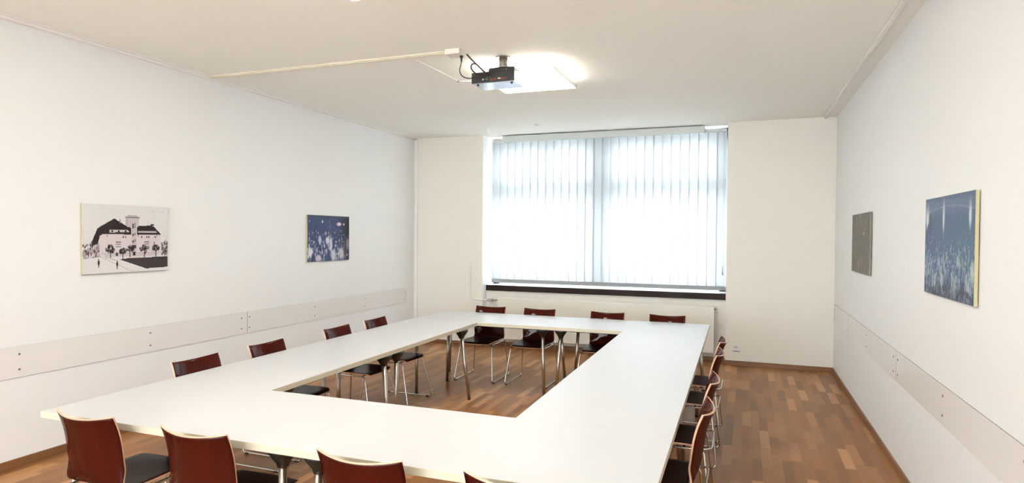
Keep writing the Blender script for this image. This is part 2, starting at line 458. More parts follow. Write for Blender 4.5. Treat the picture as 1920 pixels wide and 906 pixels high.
# ---------------------------------------------------------------- wall prints (painted grids)
class Canvas:
    def __init__(s, w, h, bg):
        s.w, s.h = w, h; s.a = np.zeros((h, w, 3)); s.a[:] = bg
        s.Y, s.X = np.mgrid[0:h, 0:w]; s.X = (s.X+.5)/w; s.Y = 1-(s.Y+.5)/h; s.Y = s.Y[::-1].copy()*1.0
        s.Y = (np.mgrid[0:h, 0:w][0]+.5)/h    # 0 = bottom
    def put(s, m, c, al=1.0): 
        al = al*m[..., None] if m.dtype != bool else al*m[..., None].astype(float)
        s.a = s.a*(1-al)+np.array(c, float)*al
    def rect(s, x0, x1, y0, y1, c, al=1.): s.put((s.X >= x0) & (s.X <= x1) & (s.Y >= y0) & (s.Y <= y1), c, al)
    def poly(s, pts, c, al=1.):
        m = np.zeros(s.X.shape, bool); n = len(pts)
        for i in range(n):
            x0, y0 = pts[i]; x1, y1 = pts[(i+1) % n]
            cond = ((y0 > s.Y) != (y1 > s.Y))
            with np.errstate(divide='ignore', invalid='ignore'):
                xi = (x1-x0)*(s.Y-y0)/(y1-y0 if y1 != y0 else 1e-9)+x0
            m ^= cond & (s.X < xi)
        s.put(m, c, al)
    def ell(s, cx, cy, rx, ry, c, al=1., soft=.3):
        d = np.sqrt(((s.X-cx)/rx)**2+((s.Y-cy)/ry)**2)
        s.put(np.clip((1+soft-d)/(2*soft), 0, 1), c, al)
    def line(s, x0, y0, x1, y1, w, c, al=1.):
        dx, dy = x1-x0, y1-y0; L2 = dx*dx+dy*dy+1e-12
        t = np.clip(((s.X-x0)*dx+(s.Y-y0)*dy)/L2, 0, 1)
        s.put(np.hypot(s.X-x0-t*dx, s.Y-y0-t*dy) < w, c, al)

def postcard():
    c = Canvas(200, 140, (222, 219, 219)); R = random.Random(1)
    dk = (48, 40, 42); wl = (214, 204, 206); md = (120, 108, 112)
    # hazy street side on the left
    c.poly([(.0, .33), (.05, .36), (.09, .47), (.16, .52), (.2, .28), (.2, .2), (.0, .2)], (170, 160, 162))
    for i in range(60): c.ell(R.uniform(0, .19), R.uniform(.2, .42), .008, .02, R.choice([dk, md, (230, 225, 225)]), .8)
    c.poly([(.10, .47), (.16, .66), (.21, .66), (.16, .43), (.09, .40)], dk)
    # building walls
    c.poly([(.18, .25), (.18, .60), (.55, .61), (.55, .23)], wl)
    c.poly([(.55, .22), (.55, .60), (.91, .56), (.90, .25)], wl)
    # roofs
    c.poly([(.14, .58), (.17, .665), (.345, .80), (.50, .68), (.54, .68), (.54, .565), (.22, .575), (.13, .50)], dk)
    c.poly([(.61, .70), (.78, .705), (.83, .685), (.915, .565), (.61, .565)], dk)
    c.poly([(.29, .595), (.29, .635), (.50, .635), (.52, .60)], (196, 188, 190))
    for x in (.31, .385, .465): c.rect(x, x+.022, .60, .625, dk)
    c.poly([(.62, .592), (.62, .625), (.85, .62), (.86, .59)], (180, 170, 172))
    c.line(.41, .72, .41, .79, .003, md); c.rect(.78, .82, .70, .725, dk)
    # tower
    c.poly([(.475, .70), (.475, .83), (.50, .845), (.61, .845), (.64, .83), (.63, .70), (.605, .66), (.605, .25), (.545, .25), (.545, .66)], (196, 186, 188))
    c.line(.475, .82, .64, .82, .007, md); c.line(.50, .845, .61, .845, .004, md)
    c.rect(.482, .50, .71, .82, (170, 160, 160), .6)
    for y in (.71, .67, .56, .46): 
        c.rect(.555, .572, y-.015, y+.02, dk); c.rect(.582, .592, y-.005, y+.03, dk, .8)
    c.rect(.55, .60, .355, .41, (70, 60, 62)); c.rect(.557, .575, .36, .405, dk)
    # windows
    for x0, x1 in ((.36, .42), (.70, .76)):
        for y in (.455, .42, .385): c.rect(x0, x1, y-.009, y+.008, (120, 108, 112), .8)
    c.rect(.815, .835, .36, .46, (120, 108, 112), .6)
    for x in (.44, .468, .66, .725, .75, .83): c.rect(x, x+.013, .515, .545, dk, .85)
    for x in (.26, .62, .855): c.rect(x, x+.01, .53, .565, md, .7)
    # fence and street furniture
    for i in range(46): c.rect(.24+i*.0145, .244+i*.0145, .235, .29, (150, 140, 142), .6)
    c.rect(.2, .93, .285, .292, (150, 140, 142), .6)
    # trees
    for x, y, r_ in ((.30, .355, .05), (.525, .35, .042), (.70, .345, .056), (.845, .355, .042), (.44, .32, .035), (.965, .33, .04)):
        for i in range(26):
            a = R.uniform(0, 2*PI); q = R.uniform(0, 1)**.5
            c.ell(x+r_*q*math.cos(a), y+r_*1.1*q*math.sin(a), .011, .017, R.choice([dk, (60, 52, 54), (40, 34, 36), md]), .9)
        c.rect(x-.004, x+.004, y-.13, y-.03, dk, .8)
    c.rect(.36, .385, .25, .30, dk, .8); c.rect(.56, .59, .25, .31, dk)
    for i in range(50): c.ell(R.uniform(.92, 1), R.uniform(.25, .47), .010, .02, R.choice([dk, md, (200, 195, 195)]), .8)
    # street and dark field
    c.poly([(0, .0), (0, .22), (.2, .24), (.40, .20), (.62, .06), (1, .045), (1, 0)], (224, 220, 221))
    c.poly([(.40, .20), (.52, .215), (1, .22), (1, .055), (.72, .045)], (62, 54, 56))
    for i in range(7): c.line(.46+i*.06, .20, .78+i*.06, .055, .0022, (100, 92, 94), .7)
    c.line(.20, .235, .56, .01, .002, md, .8); c.line(.24, .235, .36, .19, .002, dk)
    # walkers
    for x, y in ((.17, .16), (.375, .13)):
        c.ell(x, y, .011, .035, dk); c.ell(x, y+.045, .006, .010, dk); c.rect(x-.006, x+.004, y-.07, y, dk, .9)
    # faint script line
    for x0, x1 in ((.745, .765), (.79, .85), (.875, .96)):
        n = int((x1-x0)/.011)
        for i in range(n): c.line(x0+i*.011, .915-x0*.0+R.uniform(-.006, .006), x0+i*.011+.007, .93+R.uniform(-.012, .012), .0022, (196, 192, 194))
    c.rect(0, 1, 0, .006, md, .6)
    c.a += np.random.RandomState(2).normal(0, 3, c.a.shape[:2])[..., None]
    return c

def crowd_blue():          # small blue crowd photo on the left wall
    c = Canvas(120, 84, (62, 72, 110)); R = random.Random(5)
    c.put(np.clip((c.X-.72)/.28, 0, 1)*np.clip(c.Y*1.6, 0, 1), (26, 24, 28), .98)
    c.put(np.clip((c.Y-.9)/.1, 0, 1), (70, 75, 85), .7)
    for i in range(40): c.line(R.uniform(0, .8), R.uniform(.6, .98), R.uniform(0, .8), R.uniform(.6, .98), .0025, R.choice([(90, 105, 155), (40, 50, 85), (110, 125, 160)]), .5)
    c.ell(.34, .865, .014, .03, (225, 235, 240)); c.ell(.05, .87, .02, .02, (120, 130, 215)); 
    c.ell(.74, .82, .055, .04, (225, 205, 220)); c.ell(.86, .82, .025, .025, (190, 175, 190))
    c.line(.50, .9, .53, .7, .005, (130, 150, 185), .6)
    cols = [(200, 208, 225), (160, 172, 205), (225, 222, 228), (120, 120, 170), (70, 84, 130), (60, 90, 105), (150, 140, 175), (40, 48, 84), (196, 176, 186)]
    for i in range(240):
        y = .68*(1-R.random()**.8); s = .55+1.1*(1-y/.7)
        x = R.random(); col = R.choice(cols)
        if x > .85: col = tuple(int(v*.6+20) for v in R.choice([(180, 150, 160), (60, 50, 55), (120, 90, 95)]))
        c.ell(x, y, .011*s*R.uniform(.7, 1.4), .030*s*R.uniform(.7, 1.5), col, .75)
        if R.random() < .5: c.ell(x, y+.05*s, .008*s, .014*s, R.choice([(45, 40, 60), (205, 190, 195)]), .8)
    for x, y, rx, ry, col in ((.07, .20, .055, .10, (232, 230, 236)), (.24, .07, .07, .07, (215, 200, 212)), (.60, .12, .06, .12, (212, 214, 220)),
                              (.80, .16, .06, .13, (206, 204, 208)), (.54, .36, .035, .16, (215, 218, 235)), (.46, .45, .05, .08, (226, 222, 232)), (.28, .46, .03, .10, (205, 212, 232)),
                              (.13, .07, .04, .12, (50, 60, 95)), (.96, .38, .04, .12, (150, 128, 132))):
        c.ell(x, y, rx, ry, col, .9)
    return c

def crowd_grey():          # grey-brown poster on the right wall, nearer the window
    c = Canvas(84, 60, (96, 88, 80)); R = random.Random(8)
    for i in range(90):
        c.ell(R.random(), R.random(), R.uniform(.01, .05), R.uniform(.02, .05), R.choice([(135, 126, 116), (95, 88, 80), (120, 112, 102), (88, 84, 76)]), .55)
    for i in range(34):
        x = R.random(); y = R.uniform(.0, .28); c.line(x, y, x+R.uniform(-.02, .02), y+.14, .006, R.choice([(160, 150, 142), (78, 72, 66)]), .7)
    for i in range(26):
        x = R.random(); y = R.uniform(.45, .95); c.line(x, y, x+R.uniform(-.15, .15), y+R.uniform(-.03, .03), .006, (140, 134, 124), .5)
    c.ell(.70, .66, .05, .03, (165, 158, 150), .8); c.ell(.4, .28, .12, .05, (82, 84, 74), .7)
    c.rect(0, 1, .0, .02, (84, 80, 70), .8)
    return c

def crowd_stage():         # blue concert photo on the right wall, nearer the camera
    c = Canvas(190, 124, (62, 88, 122)); R = random.Random(11)
    c.put(np.clip((c.X-.35)/.65, 0, 1)*np.clip(1-abs(c.Y-.4)/.5, 0, 1), (70, 104, 122), .8)
    c.put(np.clip((c.Y-.78)/.1, 0, 1), (104, 116, 146), .75)
    c.put(np.clip((c.Y-.94)/.06, 0, 1), (70, 84, 112), .9)
    c.put(np.clip((.16-c.Y)/.16, 0, 1), (48, 46, 70), .95)
    c.put(np.clip((.22-c.X)/.22, 0, 1)*np.clip((.8-c.Y)/.3, 0, 1), (54, 66, 118), .8)
    for i in range(24):                                   # arched stage front
        x0 = i/24; y0 = .84+.06*math.sin(x0*3.1); x1 = (i+1)/24; y1 = .84+.06*math.sin(x1*3.1)
        c.line(x0, y0, x1, y1, .006, (140, 146, 168), .5)
        c.line(x0, y0+.07, x1, y1+.07, .004, (72, 84, 110), .6)
    for x, w, h in ((.42, .020, .13), (.92, .022, .10), (.05, .040, .10)):
        c.ell(x, .80, w, h, (216, 222, 222), .9, .7); c.ell(x, .76, w*.5, h*.7, (236, 238, 234), .7, .6)
    c.ell(.115, .80, .018, .035, (60, 52, 70), .95); c.ell(.12, .70, .040, .085, (58, 64, 104), .9); c.line(.08, .72, .03, .60, .016, (58, 64, 104), .9)
    c.line(.62, .93, .60, .70, .003, (130, 150, 160), .5); c.line(.75, .93, .76, .72, .003, (120, 140, 156), .5)
    cols = [(128, 154, 182), (96, 128, 152), (168, 184, 196), (60, 82, 124), (74, 112, 126), (46, 58, 96), (116, 134, 174), (84, 92, 140), (150, 156, 170)]
    for i in range(700):
        q = R.random(); y = .64-.64*q; s = .35+1.5*q; x = R.random()
        c.ell(x, y, .0075*s*R.uniform(.6, 1.4), .013*s*R.uniform(.7, 1.5), R.choice(cols), .7)
    for i in range(60):                                   # raised arms and hands
        q = R.random(); x = R.random(); y = .50-.46*q; s = .5+1.3*q; dx = R.uniform(-.02, .02)*s
        col = R.choice([(176, 190, 190), (150, 172, 180), (196, 196, 188), (128, 150, 168)])
        c.line(x, y, x+dx, y+.075*s, .0045*s, col, .8); c.ell(x+dx*1.15, y+.085*s, .007*s, .013*s, col, .85)
        if R.random() < .5: c.line(x, y, x+R.uniform(-.03, .03)*s, y-.06*s, .006*s, R.choice([(40, 52, 84), (58, 66, 104)]), .7)
    for x, y, rx, ry, col in ((.40, .17, .040, .055, (186, 190, 190)), (.66, .14, .030, .09, (172, 178, 178)), (.90, .12, .025, .11, (190, 192, 188)),
                              (.97, .30, .03, .08, (204, 206, 204)), (.20, .10, .018, .13, (160, 168, 184)), (.05, .36, .03, .07, (128, 136, 170)),
                              (.72, .36, .035, .05, (176, 182, 176)), (.33, .34, .03, .05, (160, 176, 178)), (.52, .12, .05, .09, (52, 66, 96)), (.80, .10, .04, .10, (44, 52, 80))):
        c.ell(x, y, rx, ry, col, .8, .5)
    for i in range(50): c.ell(R.random(), R.uniform(0, .10), .018, .03, R.choice([(38, 38, 62), (56, 54, 78), (120, 122, 138)]), .75)
    c.a = c.a*.97
    return c

pm = bpy.data.materials.new('printed_image'); pm.use_nodes = True
nt = pm.node_tree; at = nt.nodes.new('ShaderNodeAttribute'); at.attribute_name = 'print_colour'
nt.links.new(at.outputs['Color'], nt.nodes['Principled BSDF'].inputs['Base Color'])
nt.nodes['Principled BSDF'].inputs['Roughness'].default_value = .4
nt.nodes['Principled BSDF'].inputs['Specular IOR Level'].default_value = .18
def wall_print(side, y0, y1, z0, z1, canvas, name, label, cat, depth=.022, edge=None):
    x = XL if side < 0 else XR; s = 1 if side < 0 else -1
    t = thing(name, label, cat, (x, (y0+y1)/2, z0))
    a, bq = sorted((x+s*.006, x+s*depth))
    bm = nb(a, bq, y0, y1, z0, z1, bev=.0008, seg=1)
    # stand-off battens behind the board
    p, q = sorted((x, x+s*.006)); box(bm, p, q, y0+.06, y1-.06, z0+.06, z0+.09); box(bm, p, q, y0+.06, y1-.06, z1-.09, z1-.06)
    loc_(obj('backing_board', bm, edge or M['print_side'], t), t)
    h, w = canvas.a.shape[:2]; xf = x+s*(depth+.0008)
    ys = np.linspace(0, 1, w+1); ys = y0+ys*(y1-y0) if side < 0 else y1-ys*(y1-y0)
    zs = z0+np.linspace(0, 1, h+1)*(z1-z0)
    V = np.zeros(((h+1), (w+1), 3)); V[..., 0] = xf; V[..., 1] = ys[None, :]; V[..., 2] = zs[:, None]
    V = V.reshape(-1, 3)-np.array(t.location)
    i = (np.arange(h)[:, None]*(w+1)+np.arange(w)[None, :]).reshape(-1)
    F = np.stack([i, i+1, i+w+2, i+w+1], 1)
    me = bpy.data.meshes.new('print'); me.from_pydata(V.tolist(), [], F.tolist())
    at = me.color_attributes.new('print_colour', 'FLOAT_COLOR', 'CORNER')
    col = np.clip(canvas.a, 0, 255)/255
    col = np.where(col <= .04045, col/12.92, ((col+.055)/1.055)**2.4)
    col = np.concatenate([col, np.ones((h, w, 1))], 2).reshape(-1, 4)
    at.data.foreach_set('color', np.repeat(col, 4, 0).astype(np.float32).ravel())
    me.materials.append(pm)
    o = bpy.data.objects.new('print', me); C.objects.link(o); o.parent = t
    return t
wall_print(-1, 3.440, 4.215, 1.362, 1.928, postcard(), 'photo_print', 'black and white photo print of a large roofed building with a tower', 'picture')
wall_print(-1, 6.145, 6.985, 1.362, 1.928, crowd_blue(), 'photo_print', 'blue crowd photo print on the left wall near the window corner', 'picture')
wall_print(1, 6.34, 7.30, 1.362, 1.934, crowd_grey(), 'photo_print', 'narrow-looking dark grey-brown print on the right wall near the far corner', 'picture', edge=mat('grey_print_edge', (.22, .23, .17, 1), .5))
wall_print(1, 3.615, 4.500, 1.372, 1.937, crowd_stage(), 'photo_print', 'blue concert crowd photo print on the right wall, closest to the camera', 'picture')

# ---------------------------------------------------------------- ceiling lamps
def lamp(x0, x1, y0, y1, label):
    t = thing('ceiling_light', label, 'ceiling light', ((x0+x1)/2, (y0+y1)/2, ZC), group='square ceiling light panels')
    cx, cy = t.location.x, t.location.y; z1 = 0; z0 = -.095
    w, h = (x1-x0)/2, (y1-y0)/2; e = .008
    bm = bmesh.new()
    zt = z0+.032
    box(bm, -w, -w+e, -h, h, z0, zt); box(bm, w-e, w, -h, h, z0, zt); box(bm, -w+e, w-e, -h, -h+e, z0, zt); box(bm, -w+e, w-e, h-e, h, z0, zt)
    box(bm, -w*.25, w*.25, -h*.25, h*.25, zt-.004, 0)
    obj('housing', bm, M['lamp_body'], t)
    obj('diffuser', nb(-w+e, w-e, -h+e, h-e, z0-.0, z0+.014), M['lamp'], t)
    obj('upper_diffuser', nb(-w+e, w-e, -h+e, h-e, z0+.016, z0+.028), M['lamp_top'], t)
LX0, LX1 = -2.268, -1.536
lamp(LX0, LX1, 5.125, 5.895, 'square glowing ceiling light panel behind the projector')
lamp(LX0, LX1, 2.50, 3.268, 'square glowing ceiling light panel cut by the top edge of the photo')
lamp(LX0, LX1, -.125, .645, 'unseen square light panel added above the camera side to even out the light')  # out of view, added to level the light
lamp(LX0, LX1, -2.70, -1.93, 'unseen fill light panel added at the rear end of the room')  # another added panel out of view, fill for walls and ceiling

# ---------------------------------------------------------------- ceiling ducts
t = thing('cable_duct', 'slim cable duct crossing the ceiling from left wall to projector', 'cable duct', (-3.6, 4.70, ZC))
bm = bmesh.new()
box(bm, XL+.03, -2.30, 4.665, 4.715, ZC-.014, ZC, bev=.003)
box(bm, XL+.03, -2.30, 4.682, 4.702, ZC-.020, ZC-.012, bev=.002)
loc_(obj('duct_run', bm, M['duct'], t), t)
loc_(obj('junction_box', nb(-2.318, -2.185, 4.62, 4.75, ZC-.045, ZC, bev=.006), M['box'], t), t)
bm = bmesh.new()
tube(bm, fillet([(-2.68, 4.715, ZC-.007), (-2.655, 5.60, ZC-.007), (-2.37, 5.70, ZC-.007)], .02, 4), .0065, 8)
cb_ = tag(obj('lamp_feed_cable', bm, M['trim']), 'thin white cable along the ceiling from the duct to the light panel', 'cable')
bm = bmesh.new(); cyl(bm, (-2.655, 5.59, ZC-.018), (-2.655, 5.59, ZC), .010, n=10)
obj('cable_clip', bm, M['screw'], cb_)
t = thing('smoke_sensor', 'tiny flat round white sensor on the ceiling in front of the window', 'sensor', (-2.675, 8.14, ZC))
bm = bmesh.new(); lathe(bm, [(.030, -.016), (.042, -.010), (.045, 0)], 0, 0, 24); obj('sensor_housing', bm, M['white_plastic'], t)
bm = bmesh.new(); lathe(bm, [(.012, -.021), (.015, -.016)], 0, 0, 16); obj('sensor_lens', bm, M['grey_plastic'], t)

# ---------------------------------------------------------------- projector
t = thing('projector', 'black ceiling-mounted projector seen from behind, lamp sheen painted on its sides', 'projector', (-1.95, 5.0, ZC))
def P(name, bm, m, par=None, smooth=False):
    o = obj(name, bm, m, par or t, smooth)
    if par is None: loc_(o, t)
    return o
bm = bmesh.new(); lathe(bm, [(.062, ZC-.008), (.062, ZC)], -1.95, 5.0, 28); lathe(bm, [(.037, 3.115), (.037, ZC-.008)], -1.95, 5.0, 28)
P('mount_post', bm, M['post'])
bm = bmesh.new(); lathe(bm, [(.055, 3.092), (.105, 3.100), (.108, 3.108), (.045, 3.118), (.040, 3.128)], -1.95, 5.0, 32)
P('mount_plate', bm, M['proj_body'])
for a in (0.5, 2.2, 3.7, 5.3):
    p0 = Vector((-1.95+.05*math.cos(a), 5.0+.05*math.sin(a), 3.112)); p1 = Vector((-1.95+.125*math.cos(a), 5.0+.125*math.sin(a), 3.085))
    P('mount_arm', tube(bmesh.new(), [p0, p1], .0045, 8), M['steel'])
bm = bmesh.new(); tube(bm, [(-2.03, 4.90, 3.108), (-1.98, 4.885, 3.113), (-1.90, 4.885, 3.111), (-1.85, 4.90, 3.104)], .0035, 8)
P('safety_wire', bm, M['steel'])
px0, px1, py0, py1, pz0, pz1 = -2.200, -1.812, 4.895, 5.150, 2.985, 3.078
def rounded(bm, x0, x1, y0, y1, z0, z1, b, mi=0): box(bm, x0, x1, y0, y1, z0, z1, mi=mi, bev=b, seg=3)
bm = bmesh.new(); rounded(bm, px0, px1, py0, py0+.022, pz0+.004, pz1, .007)
rounded(bm, -2.045, px1, py0+.001, py0+.15, pz1-.03, pz1+.030, .014)
P('rear_housing', bm, M['proj_body'])
bm = bmesh.new(); rounded(bm, px0+.003, px1-.003, py0+.015, py1, pz0+.010, pz1-.001, .009)
P('side_housing', bm, M['proj_side'])
bm = bmesh.new(); rounded(bm, px0+.004, px1-.004, py0+.010, py1-.004, pz0, pz0+.012, .003)
P('base_cover', bm, M['proj_base'])
bm = bmesh.new()
for i in range(9): box(bm, px1-.004, px1+.0005, py1-.11+i*.010, py1-.105+i*.010, pz0+.025, pz0+.07)
P('vent_grille', bm, M['grey_plastic'])
bm = bmesh.new()
for x, w, h_, z, mi in ((-2.098, .012, .012, .030, 1), (-2.070, .020, .010, .030, 2), (-2.060, .012, .008, .045, 2), (-2.035, .010, .010, .046, 2),
                   (-2.030, .026, .014, .026, 0), (-1.995, .022, .014, .026, 0), (-1.958, .026, .010, .030, 1), (-1.925, .024, .014, .028, 0), (-1.895, .016, .010, .03, 0)):
    box(bm, x, x+w, py0-.003, py0+.003, pz0+z-h_/2, pz0+z+h_/2, mi=mi)
P('port_panel', bm, [M['port_red'], M['port_white'], M['port_green']])
bm = bmesh.new(); cyl(bm, (-1.90, py1, pz0+.048), (-1.90, py1+.02, pz0+.048), .030, .028, 24)
P('lens_ring', bm, M['proj_body'])
for x in (px0+.04, px1-.04):
    P('adjustable_foot', cyl(bmesh.new(), (x, py0+.05, pz0), (x, py0+.05, pz0-.008), .010, n=14), M['rubber'])

# projector cables
cp = thing('power_cable', 'thin black cable with plug hanging from the ceiling box down to the projector', 'cable', (-2.21, 4.70, ZC-.045))
bm = bmesh.new()
tube(bm, fillet([(-2.203, 4.70, ZC-.075), (-2.206, 4.70, 3.10), (-2.222, 4.70, 3.06), (-2.215, 4.72, 3.015), (-2.170, 4.76, 2.995), (-2.12, 4.82, 3.02), (-2.12, 4.885, 3.05)], .06, 6), .0042, 8)
loc_(obj('cable_run', bm, M['cable'], cp), cp)
bm = bmesh.new(); lathe(bm, [(.006, ZC-.095), (.008, ZC-.07), (.014, ZC-.055), (.014, ZC-.044)], -2.203, 4.70, 14)
loc_(obj('plug', bm, M['cable'], cp), cp)
bm = bmesh.new()
pts = [(-2.165, 4.72, ZC-.030), (-2.12, 4.74, 3.135), (-2.075, 4.78, 3.09), (-2.045, 4.82, 3.055), (-2.05, 4.86, 3.05), (-2.09, 4.84, 3.03), (-2.135, 4.80, 3.055),
       (-2.155, 4.78, 3.09), (-2.140, 4.77, 3.12), (-2.105, 4.77, 3.118), (-2.075, 4.79, 3.085), (-2.05, 4.83, 3.055), (-2.02, 4.888, 3.040)]
tube(bm, fillet(pts, .1, 6), .0062, 8)
tag(obj('video_cable', bm, M['cable']), 'thicker black cable looped once beside the projector', 'cable')

# ---------------------------------------------------------------- tables
TZ, TT = .75, .034
RT = .0087; PC = Vector((-1.9, 4.6, 0))
def trot(x, y): 
    q = Vector((x, y, 0))-PC; c, s = math.cos(RT), math.sin(RT)
    return Vector((PC.x+q.x*c-q.y*s, PC.y+q.x*s+q.y*c, 0))
X0, X1, I0, I1, Y0, Y1, J0, J1 = -3.504, -.318, -2.692, -1.118, 2.236, 7.065, 3.038, 6.222
def table(x0, x1, y0, y1, legs, label):
    c = trot((x0+x1)/2, (y0+y1)/2)
    t = thing('conference_table', label, 'table', c, RT, 'white tables of the rectangular ring')
    w, h = (x1-x0)/2, (y1-y0)/2; e = .00015
    bm = nb(-w+e, w-e, -h+e, h-e, TZ-TT, TZ, bev=.0007, seg=1)
    for f in bm.faces:
        f.normal_update(); f.material_index = 0 if abs(f.normal.z) > .8 else 1
    obj('tabletop', bm, [M['table'], M['table_edge']], t)
    bm = bmesh.new(); fw, fh = w-.16, h-.16          # steel frame under the top
    box(bm, -fw, fw, -fh-.02, -fh+.02, TZ-TT-.028, TZ-TT-.001); box(bm, -fw, fw, fh-.02, fh+.02, TZ-TT-.028, TZ-TT-.001)
    box(bm, -fw-.02, -fw+.02, -fh+.02, fh-.02, TZ-TT-.028, TZ-TT-.001); box(bm, fw-.02, fw+.02, -fh+.02, fh-.02, TZ-TT-.028, TZ-TT-.001)
    obj('under_frame', bm, M['rubber'], t)
    cr, sr = math.cos(-RT), math.sin(-RT)
    for (wx, wy), (dx, dy) in legs:
        q = Vector((wx, wy, 0))-c; lx, ly = q.x*cr-q.y*sr, q.x*sr+q.y*cr
        bm = bmesh.new(); cyl(bm, (lx, ly, TZ-TT-.05), (lx+dx, ly+dy, .022), .0190, .0155, 24)
        lg = obj('leg', bm, M['steel'], t)
        bm = bmesh.new(); cyl(bm, (lx+dx, ly+dy, .022), (lx+dx, ly+dy, 0), .0175, .0155, 20)
        obj('foot_cap', bm, M['rubber'], lg)
        # moulded black socket: a cup flaring into a rounded pad
        bm = bmesh.new(); n = 28; rings = []
        for k, (s, z) in enumerate(((.024, -.086), (.030, -.066), (.048, -.040), (.062, -.016), (.065, -.001))):
            zz = TZ-TT+z
            rings.append([bm.verts.new((lx+s*math.copysign(abs(math.cos(a))**.75, math.cos(a)), ly+s*math.copysign(abs(math.sin(a))**.75, math.sin(a)), zz)) for a in [2*PI*i/n for i in range(n)]])
        for A, B in zip(rings, rings[1:]):
            for i in range(n): bm.faces.new((A[i], A[(i+1) % n], B[(i+1) % n], B[i])).smooth = True
        bm.faces.new(rings[0][::-1]); bm.faces.new(rings[-1])
        obj('leg_bracket', bm, M['black'], lg)
s = .055
XM = (X0+X1)/2
table(X0, XM, Y0, J0, [((-3.36, 2.36), (-s, -s)), ((-3.36, 2.92), (-s, s)), ((-1.975, 2.315), (.02, -.04)), ((-2.0, 2.92), (.03, s))],
      'white table at the near side, left half, behind the two leftmost near chairs')
table(XM, X1, Y0, J0, [((-1.775, 2.315), (-.02, -.04)), ((-1.80, 2.92), (-.03, s)), ((-.46, 2.36), (s, -s)), ((-.46, 2.92), (s, s))],
      'white table at the near side, right half, reaching the bottom edge of the photo')
table(X0, XM, J1, Y1, [((-3.20, 6.53), (-.02, .0)), ((-3.37, 6.95), (-s, s)), ((-1.985, 6.285), (.03, -.03)), ((-1.98, 6.95), (.05, .04))],
      'white table at the window side, left half, in front of the two left far chairs')
table(XM, X1, J1, Y1, [((-1.785, 6.285), (-.045, -.03)), ((-1.76, 6.93), (-.05, .04)), ((-.46, 6.40), (s, s)), ((-.43, 6.88), (.04, .02))],
      'white table at the window side, right half, in front of the two right far chairs')
table(X0, I0, J0, 4.47, [((-3.36, 3.30), (-s, -s)), ((-2.80, 3.30), (s, -s)), ((-3.34, 4.40), (0, .03)), ((-2.745, 4.40), (.05, .02))],
      'white table on the left side of the ring, the one nearer the camera')
table(X0, I0, 4.47, J1, [((-3.34, 4.62), (0, .0)), ((-2.745, 4.60), (.0, .0)), ((-3.25, 5.86), (.0, .0)), ((-2.735, 5.875), (.09, .0))],
      'white table on the left side of the ring, the one nearer the window')
table(I1, X1, J0, 4.66, [((-1.06, 3.30), (-s, -s)), ((-.46, 3.30), (s, -s)), ((-1.06, 4.56), (-s, 0)), ((-.46, 4.57), (s, .0))],
      'white table on the right side of the ring, the one nearer the camera')
table(I1, X1, 4.66, J1, [((-1.06, 4.77), (-s, 0)), ((-.46, 4.78), (s, 0)), ((-1.06, 6.05), (-s, s)), ((-.44, 6.08), (.04, .03))],
      'white table on the right side of the ring, the one nearer the window')

# ---------------------------------------------------------------- chairs
def catmull(pts, n):
    P_ = [Vector(p) for p in pts]; out = []
    P_ = [P_[0]*2-P_[1]]+P_+[P_[-1]*2-P_[-2]]
    for i in range(1, len(P_)-2):
        for k in range(n):
            t = k/n; a, b, c, d = P_[i-1:i+3]
            out.append(.5*((2*b)+(-a+c)*t+(2*a-5*b+4*c-d)*t*t+(-a+3*b-3*c+d)*t**3))
    out.append(P_[-2]); return out

def sheet(prof, half, bow, dish, thick, nseg=16, seam=None, round_front=False):
    """prof: (y,z) centre line; half(t), bow(t), dish(t) along it."""
    bm = bmesh.new(); n = len(prof); rows = []
    # arc length parameter
    L_ = [0]
    for a, b in zip(prof, prof[1:]): L_.append(L_[-1]+(b-a).length)
    for i, p in enumerate(prof):
        t = L_[i]/L_[-1]; w = half(t); row = []
        for j in range(nseg+1):
            u = -1+2*j/nseg
            row.append(Vector((u*w, p.x+bow(t)*u*u, p.y+dish(t)*u*u)))
        rows.append(row)
    def nrm(i, j):
        a = rows[min(i+1, n-1)][j]-rows[max(i-1, 0)][j]; b = rows[i][min(j+1, nseg)]-rows[i][max(j-1, 0)]
        return a.cross(b).normalized()
    T = [[bm.verts.new(rows[i][j]+nrm(i, j)*thick/2) for j in range(nseg+1)] for i in range(n)]
    B = [[bm.verts.new(rows[i][j]-nrm(i, j)*thick/2) for j in range(nseg+1)] for i in range(n)]
    for i in range(n-1):
        for j in range(nseg):
            bm.faces.new((T[i][j], T[i][j+1], T[i+1][j+1], T[i+1][j])).smooth = True
            bm.faces.new((B[i][j], B[i+1][j], B[i+1][j+1], B[i][j+1])).smooth = True
    for i in range(n-1):
        for j in (0, nseg):
            f = bm.faces.new((T[i][j], T[i+1][j], B[i+1][j], B[i][j])); f.material_index = 1
    for i in (0, n-1):
        for j in range(nseg):
            f = bm.faces.new((T[i][j], T[i][j+1], B[i][j+1], B[i][j])); f.material_index = 0 if i == seam else 1
    return bm

